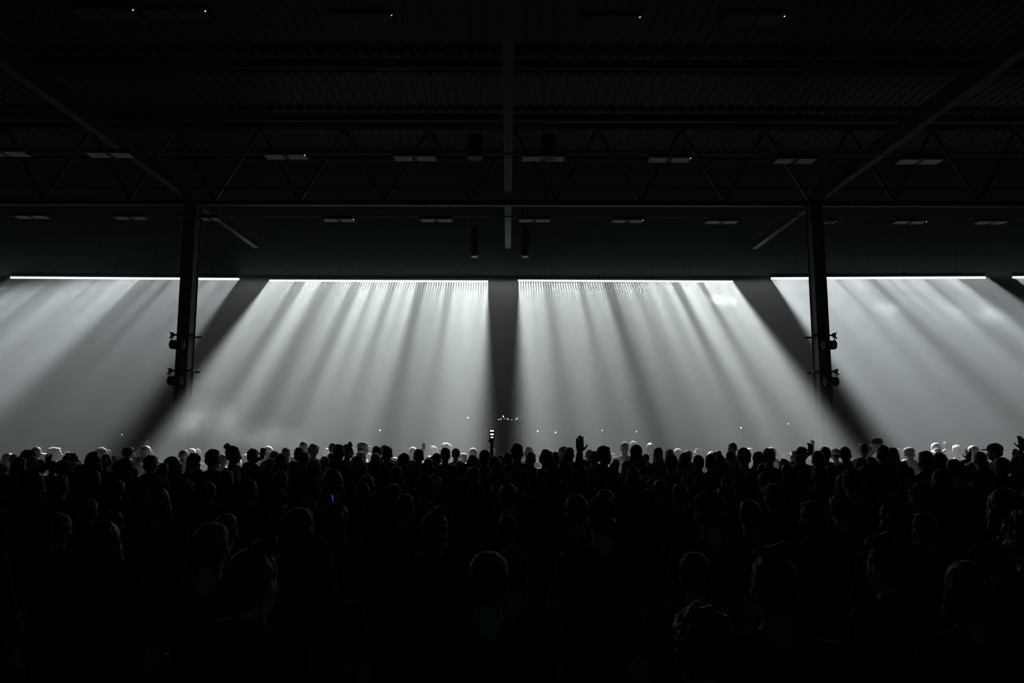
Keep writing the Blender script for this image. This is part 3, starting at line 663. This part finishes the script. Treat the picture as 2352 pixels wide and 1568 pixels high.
# skyline of heads: px, y of crown, width px, tone (L lit, coloured paler / D dark), headwear, colour, facing (deg, 0 = to the stage, + = turned left), extras
SKY = [
 (21,1040,24,'L','long','brown',0),(47,1049,30,'D','long','black',0),(69,1034,32,'D','curly','black',-80),(85,1026,20,'L','crop','grey',0),
 (98,1039,20,'L','short','blond',-70),(127,1026,25,'L','short','grey',-75),(155,1036,17,'L','cap','white',-30),(165,1041,30,'D','curly','black',-20),
 (188,1065,27,'D','short','black',0),(216,1038,36,'D','bob','black',10),(245,1043,25,'D','pony','black',15),
 (234,1027,26,'L','afro','grey',0),(248,1031,16,'L','short','blond',0),(297,1025,25,'L','short','brown',0),(288,1051,34,'D','hood','black',0),
 (335,1023,24,'L','bald','',0),(348,1044,30,'D','short','black',-10),(396,1047,33,'D','hood','black',10),(376,1062,26,'D','short','black',0),
 (423,1033,24,'L','bald','',0),(442,1030,18,'L','crop','grey',0),(455,1031,16,'L','bob','grey',0),(447,1041,30,'D','curly','brown',0),
 (491,1030,32,'D','short','black',-15),(514,1044,22,'L','curly','blond',0),(538,1023,28,'D','bun','black',-60),(546,1054,20,'L','short','blond',0),
 (566,1042,18,'L','short','grey',0),(582,1029,25,'D','short','brown',0),(617,1024,20,'L','cap','white',0),(631,1036,22,'D','curly','black',0),
 (648,1041,34,'D','long','black',0),(658,1027,20,'L','short','grey',0),(687,1027,24,'D','spiky','black',0),(698,1014,20,'L','bald','',0),
 (699,1037,26,'D','short','black',0),(720,1020,26,'L','curly','blond',0),(723,1055,32,'D','short','black',0),(750,1028,16,'L','short','blond',20),
 (766,1017,19,'L','bald','',-30),(747,1047,22,'D','short','black',0),(762,1040,19,'D','crop','black',0),(779,1019,28,'D','short','black',10),
 (800,1017,22,'D','quiff','black',-75),(818,1047,24,'D','short','black',0),(834,1014,22,'L','cap','white',-80),(829,1036,22,'L','phones','grey',0),
 (823,1048,32,'D','bob','black',0),(847,1040,16,'L','short','grey',0),(866,1023,22,'D','short','black',0),(886,1020,24,'L','short','grey',0),
 (863,1041,22,'D','crop','brown',0),(890,1024,25,'D','short','black',0),(907,1050,17,'L','bald','',0),(928,1040,31,'D','long','black',0),
 (949,1026,19,'L','short','grey',0),(962,1030,25,'D','short','black',0),(995,1024,20,'L','phones','grey',0),(1003,1040,22,'D','crop','brown',0),
 (984,1051,22,'D','short','black',0),(1024,1017,26,'L','afro','grey',0),(1023,1027,24,'D','short','black',0),(1047,1029,20,'L','crop','brown',0),
 (1065,1040,18,'L','short','blond',-20),(1063,1062,26,'D','beanie','dark',0),(1087,1029,21,'L','crop','grey',0),(1113,1032,28,'D','short','black',0),
 (1086,1046,28,'D','curly','black',0),(1130,1029,17,'L','cap','grey',50),(1137,1047,32,'D','short','black',0),(1166,1038,24,'D','short','brown',0),
 (1188,1017,30,'D','short','black',-15),(1213,1026,22,'L','curly','grey',0),(1219,1037,24,'D','short','brown',0),(1254,1033,34,'D','curly','black',0),
 (1275,1037,20,'D','crop','black',0),(1294,1024,25,'L','long','blond',0),(1308,1026,23,'D','short','brown',-10),(1303,1041,26,'D','beanie','dark',0),
 (1353,1032,18,'L','bald','',0),(1365,1035,24,'D','short','brown',0),(1388,1024,30,'D','crop','black',-60),(1407,1040,16,'L','short','grey',0),
 (1434,1014,20,'L','short','grey',0),(1454,1012,17,'L','short','grey',0),(1461,1020,28,'D','hood','black',0),(1495,1018,22,'L','bob','blond',-50),
 (1511,1027,22,'D','crop','brown',0),(1512,1043,24,'D','hood','black',0),(1537,1030,22,'L','short','grey',0),(1556,1029,18,'L','short','grey',0),
 (1540,1041,30,'D','short','black',0),(1572,1040,30,'D','bob','black',0),(1580,1034,19,'L','crop','grey',0),(1602,1030,20,'L','curly','blond',0),
 (1603,1044,26,'D','short','black',0),(1632,1042,28,'D','short','black',0),(1649,1038,26,'D','quiff','black',20),(1633,1036,18,'L','short','grey',0),
 (1682,1016,20,'L','bald','',0),(1677,1034,22,'D','short','black',0),(1707,1027,32,'D','short','black',0),(1721,1029,17,'L','crop','grey',0),
 (1725,1050,16,'L','long','blond',0),(1741,1036,27,'D','hood','black',0),(1765,1028,29,'D','short','black',-20),(1772,1026,19,'L','short','grey',0),
 (1799,1053,28,'D','spiky','black',0),(1823,1036,22,'L','curly','blond',0),(1840,1025,26,'D','short','black',-10),(1895,1025,25,'D','short','black',-20),
 (1918,1029,22,'L','cap','white',0),(1941,1026,26,'D','crop','black',-30),(1982,1017,21,'L','short','brown',0),(2003,1019,20,'L','beanie','dark',0),
 (1977,1049,27,'D','short','black',0),(1999,1048,25,'D','short','black',0),(2013,1004,22,'L','cap','dark',70),(2026,1021,27,'D','short','black',0),
 (2047,1027,28,'D','long','black',0),(2064,1029,19,'L','bob','blond',0),(2088,1026,25,'L','cap','tan',-40),(2124,1034,32,'D','short','black',0),
 (2148,1017,20,'L','crop','grey',0),(2150,1030,22,'L','curly','blond',0),(2155,1040,34,'D','bob','black',0),(2173,1031,22,'L','phones','grey',0),
 (2189,1053,36,'D','short','black',0),(2234,1023,22,'L','bald','',0),(2283,1017,28,'D','cap','dark',60),(2302,1038,17,'L','short','grey',0),
 (2299,1049,34,'D','short','black',0),(2338,1034,28,'D','quiff','black',75),
]
# people with an arm up: px, y crown, depth, tone, hair, colour, top, topcolour, side, hand px, hand y, curl, fan, label, rz
RAISE = [
 (147,1055,9.2,'D','cap','dark','hoodie','black',-1,108,1043,.25,.10,'dark capped person left of frame with an open hand raised by the left shoulder',0),
 (346,1032,15.9,'L','short','grey','tee','grey',-1,337,1009,1.0,.04,'far lit person pointing one finger up behind the shaved head left of the left pillar',0),
 (622,1052,10.4,'D','long','black','tee','black',-1,603,1026,.9,.05,'long-haired dark person with bent wrist up, right of the bun-haired head',0),
 (986,1046,14.9,'L','short','brown','tee','grey',-1,973,1019,.3,.05,'lit pale forearm held straight up left of the lit pale headband wearer',0),
 (1149,1044,12.2,'D','short','black','tee','grey',-1,1130,999,1.0,.04,'person reaching a bright phone high in the central dark gap',0),
 (1297,1059,8.2,'D','short','black','hoodie','black',1,1332,1005,.10,.03,'silhouetted person with the tallest raised open hand, right of centre',0),
 (1877,1034,10.6,'D','short','black','tee','black',-1,1864,1016,.8,.06,'dark person bending one arm over the head just left of the right pillar',0),
 (1884,1046,14.8,'L','short','brown','tee','grey',-1,1868,1007,1.1,.05,'lit skin-toned curled hand up at the foot of the right pillar',0),
 (2196,1021,15.0,'L','short','blond','tee','tan_',-1,2176,1014,.9,.09,'warm-lit person with a hand raised to the left, far right crowd',0),
 (2249,1036,11.0,'D','short','black','tee','black',-1,2227,1033,.12,.20,'dark person with spread fingers up before the shaved lit head',0),
 (2372,1052,9.0,'D','short','black','tee','black',-1,2349,1004,.2,.06,'dark raised arm cut by the right frame edge',0),
 (716,1101,6.2,'D','beanie','dark','hoodie','black',1,765,1128,.9,.04,'dark person in a beanie holding the blue-lit phone up at shoulder height',0),
]
placed = []
def clash(x, y, r=.44, d=.27):
    for a, b in placed:
        if ((x - a) / r) ** 2 + ((y - b) / d) ** 2 < 1: return True
    return False
def seat(px, ytop, Z0, lo, hi):
    for k in range(80):
        for sg in (1, -1):
            Z = Z0 + sg * k * .06
            if lo <= Z <= hi:
                p = at(px, ytop, Z)
                if 1.42 < p.z < 2.02 and not clash(p.x, p.y): placed.append((p.x, p.y)); return p
    k = max(lo, min(hi, Z0)); p = at(px, ytop, k); placed.append((p.x, p.y)); return p
rp = random.Random(11)
people = []
for (px, yt, Z, tone, hair, hc, top, tc, side, hx, hy, curl, fan, label, rz) in RAISE:
    p = at(px, yt, Z); placed.append((p.x, p.y)); s = p.z / 1.762
    hp = at(hx, hy, Z - .05); tgt = Vector(((hp.x - p.x) / s, -.02, hp.z / s))
    sc = 1.12 if Z < 9 else 1.0
    spec = (tgt, Vector((side * .8, -.3, -.5)) if hx not in (1130, 1332) else Vector((0, .9, -.4)), curl, fan, Vector((0, 1, 0)), sc)
    F = figure(spec if side < 0 else 'down', spec if side > 0 else 'down', voxel=.0075, key='_raised', want=top)
    tc = {'tan_': 'white'}.get(tc, tc)
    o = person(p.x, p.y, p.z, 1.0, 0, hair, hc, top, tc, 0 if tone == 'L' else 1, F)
    tag(o, label, 'person', 'people raising an arm'); people.append(o)
    if hx == 1130: phone_at = hp
def landmark(px):
    for lim, nm in ((434, 'the left frame edge'), (1128, 'the left pillar'), (1332, 'the raised phone'), (1885, 'the tall raised hand'), (9999, 'the right pillar')):
        if px < lim: return nm
cnt = {}
for (px, yt, w, tone, hair, hc, rz) in sorted(SKY, key=lambda t: t[0]):
    k = WID[hair] * FPX / (1.76 * w); Z0 = CAMZ * k / (1 + k * (yt - 985) / FPX)
    lo, hi = (14.3, 15.6) if tone == 'L' else (7.4, 13.8)
    Z0 = max(lo, min(hi, Z0))
    p = seat(px, yt, Z0, lo, hi)
    s = p.z / 1.762; wf = max(.85, min(1.3, w * p.y / (FPX * WID[hair] * s)))
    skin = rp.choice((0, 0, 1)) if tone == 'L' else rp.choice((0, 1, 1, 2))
    top = rp.choice(('tee', 'hoodie')) if hair != 'hood' else 'hoodie'; tc = rp.choice(('black', 'black', 'navy', 'grey', 'red')) if tone == 'D' else rp.choice(('black', 'grey', 'white', 'navy'))  # lit heads get paler hair, skin and clothes: light put into colour
    o = person(p.x, p.y, p.z, wf, R(rz + rp.uniform(-8, 8)), hair, hc or 'black', top, tc, skin, rp.choice(('down', 'front', 'mix', 'hip', 'down')))
    lm = landmark(px); key = (lm, tone); cnt[key] = cnt.get(key, 0) + 1
    tw = 'rim-lit' if tone == 'L' else 'dark'
    tag(o, f"person with {HN[hair]}, {ORD[cnt[key]-1]} {tw} skyline head right of {lm}", 'person', 'people along the crowd skyline')
    people.append(o)
# nearer people whose hair catches a faint edge of light
NEAR = [
 (366,1120,55,'bob','faint arc of light on rounded hair below the left pillar, nearer row'),
 (490,1197,80,'short','large dark head with faint light on its right edge, lower left'),
 (978,1090,48,'curly','dark curly head with faint grey edge light, left of centre'),
 (1166,1181,46,'short','small dark head with thin arc of light, centre below the phone'),
 (2302,1123,82,'bob','large dark round head with faint crown light near the right edge'),
 (264,1173,44,'short','dark head between the two faintly edged heads at lower left'),
 (522,1178,52,'short','dark head just behind the large lower-left head'),
 (1122,1262,95,'short','very large near-black head low in the centre'),
 (1935,1089,36,'short','dark head with thin arc of light under the right pillar'),
 (2118,1176,50,'short','dark head with faint left edge light, lower right'),
 (905,1110,46,'long','dark long-haired head left of the curly edged head'),
 (1720,1146,50,'short','dark head with faint light, right of centre below the skyline'),
 (1390,1122,44,'short','dark head below the tall raised hand'),
 (2212,1290,105,'bob','very large dark head low at the right'),
 (1605,1388,140,'curly','nearest dark head right of centre at the bottom'),
]
for (px, yt, w, hair, label) in NEAR:
    k = WID[hair] * FPX / (1.76 * w); Z0 = CAMZ * k / (1 + k * (yt - 985) / FPX)
    p = seat(px, yt, Z0, 1.6, 8.5)
    s = p.z / 1.762; wf = max(.85, min(1.25, w * p.y / (FPX * WID[hair] * s)))
    o = person(p.x, p.y, p.z, wf, R(rp.uniform(-15, 15)), hair, rp.choice(('black', 'brown')), 'tee', 'black', 1, rp.choice(('down', 'front', 'mix')))
    tag(o, label, 'person', 'near people with a faint edge of light'); people.append(o)
# rows of unlit people toward the camera
Z = 2.5; row = 0
while Z < 8.3 and len(people) < 232:
    half = Z * .74 + .4; n = max(3, int(2 * half / .80)); got = []
    for k in range(n):
        x = -half + (k + .5) * 2 * half / n + rp.uniform(-.13, .13); y = Z + rp.uniform(-.18, .18)
        if not clash(x, y, .5, .36):
            placed.append((x, y))
            h = rp.choice(('short', 'short', 'crop', 'long', 'bob', 'curly', 'cap', 'quiff', 'pony', 'hood'))
            zt = min(rp.uniform(1.58, 1.80), 2.15 - .062 * y * .62)
            o = person(x, y, zt, rp.uniform(.95, 1.05), R(rp.uniform(-25, 25)), h, 'dark' if h == 'cap' else rp.choice(('black', 'brown')), rp.choice(('tee', 'hoodie')),
                       rp.choice(('black', 'navy', 'black')), rp.choice((1, 2)), rp.choice(('down', 'front', 'mix', 'hip')))
            got.append((x, h, o))
    row += 1
    for j, (x, h, o) in enumerate(sorted(got, key=lambda t: t[0])):
        tag(o, f"unlit person with {HN[h]}, {ORD[j]} from left in the {ORD[row-1]} row from camera", 'person', 'unlit people in rows near the camera'); people.append(o)
    Z += .72 + .03 * Z
tries = 0; hidden = []
def at_px(x, Y):
    v = CM.transposed() @ Vector((x, Y, 0)); return W / 2 + FPX * v.x / -v.z
while len(people) < 300 and tries < 6000:
    tries += 1
    Y = rp.uniform(7.5, 14.0); x = rp.uniform(-.74, .74) * Y
    if clash(x, Y, .46, .3): continue
    zt = min(rp.uniform(1.5, 1.72), CAMZ - (1056 - 985) * Y / FPX)
    if zt < 1.48: continue
    placed.append((x, Y)); h = rp.choice(('short', 'crop', 'bob', 'curly', 'beanie', 'long'))
    o = person(x, Y, zt, 1.0, R(rp.uniform(-20, 20)), h, 'dark' if h == 'beanie' else 'black', rp.choice(('tee', 'hoodie')), rp.choice(('black', 'grey', 'navy')), rp.choice((1, 2)), rp.choice(('down', 'front', 'mix', 'hip')))
    people.append(o); hidden.append((at_px(x, Y), h, o))
hc_ = {}
for px, h, o in sorted(hidden, key=lambda t: t[0]):
    lm = landmark(px); hc_[lm] = hc_.get(lm, 0) + 1
    tag(o, f"person with {HN[h]}, {ORD[hc_[lm]-1]} half-hidden head under the skyline right of {lm}", 'person', 'people mostly hidden under the skyline')
print('PEOPLE', len(people), 'row', row, cnt)
# the rest of the pack, beyond counting in the dark
import numpy as np
lm = MB(); lm.ell((0, -.01, 1.655), (.082, .095, .1), u=10, v=8); lm.cap((0, -.02, 1.42), (0, -.005, 1.57), .056, .052, 8); lm.ell((0, 0, 1.28), (.175, .115, .2), u=10, v=8)
lm.ell((0, 0, 1.03), (.165, .12, .22), u=10, v=8); lm.cap((-.15, -.01, 1.395), (.15, -.01, 1.395), .07, .07, 8)
for s in (-1, 1):
    lm.cap((s * .19, -.01, 1.4), (s * .245, 0, 1.12), .06, .05, 8); lm.cap((s * .245, 0, 1.12), (s * .24, .06, .87), .048, .035, 8)
    lm.cap((s * .09, 0, .95), (s * .10, .01, .5), .1, .07, 8); lm.cap((s * .10, .01, .5), (s * .105, 0, .05), .068, .05, 8)
low = remesh(lm, .03, 'low', 2)
co = np.zeros(len(low.vertices) * 3); low.vertices.foreach_get('co', co); co = co.reshape(-1, 3); fc = [tuple(p.vertices) for p in low.polygons]
V = []; Fc = []; n_ = 0
for _ in range(3000):
    if n_ >= 220: break
    Y = rp.uniform(7.5, 17.5); x = rp.uniform(-.78, .78) * Y
    if clash(x, Y, .46, .3): continue
    zt = min(rp.uniform(1.5, 1.72), CAMZ - (1052 - 985) * Y / FPX) if Y < 14 else min(rp.uniform(1.5, 1.75), CAMZ - (1040 - 985) * Y / FPX)
    if zt < 1.4: continue
    placed.append((x, Y)); s = zt / 1.755
    V.append(co * s + np.array([x, Y, 0])); Fc += [tuple(i + n_ * len(co) for i in f) for f in fc]; n_ += 1
me = bpy.data.meshes.new('packed_crowd'); me.from_pydata(np.concatenate(V).tolist(), [], Fc); me.materials.append(CL['black']); me.polygons.foreach_set('use_smooth', [True] * len(me.polygons))
tag(obj('packed_crowd', me), 'rest of the packed dark crowd hidden between the visible heads', 'crowd', kind='stuff')
# ------------------------------------------------------------------ held things
root = empty('smartphone', phone_at + Vector((0, -.03, -.045))); tag(root, 'bright phone held highest in the central dark gap', 'phone')
root.rotation_euler = (R(12), 0, 0)
MB().box((0, 0, .06), (.085, .012, .17)).build('phone_case', M['black'], root, bevel=.005)
mb = MB(); mb.box((0, -.0075, .12), (.062, .003, .022)); mb.box((0, -.0075, .062), (.055, .003, .024)); mb.box((-.012, -.0075, .01), (.018, .003, .018)); mb.box((.014, -.0075, .01), (.018, .003, .018))
mb.build('lit_screen', mat('phone_screen_glow', (1, .9, .95), emit=(1, .85, .92), estr=2.2), root)
p = at(766, 1143, 6.08); root = empty('smartphone', p, R(35)); tag(root, 'phone glowing blue at its edge, held low in the dark crowd', 'phone')
MB().box((0, 0, 0), (.012, .07, .085), Euler((0, -.15, 0))).build('phone_case', M['black'], root, bevel=.003)
MB().box((-.008, 0, 0), (.003, .020, .05), Euler((0, -.15, 0))).build('lit_screen', mat('blue_screen_glow', (.05, .2, 1), emit=(.03, .16, .8), estr=.35), root)
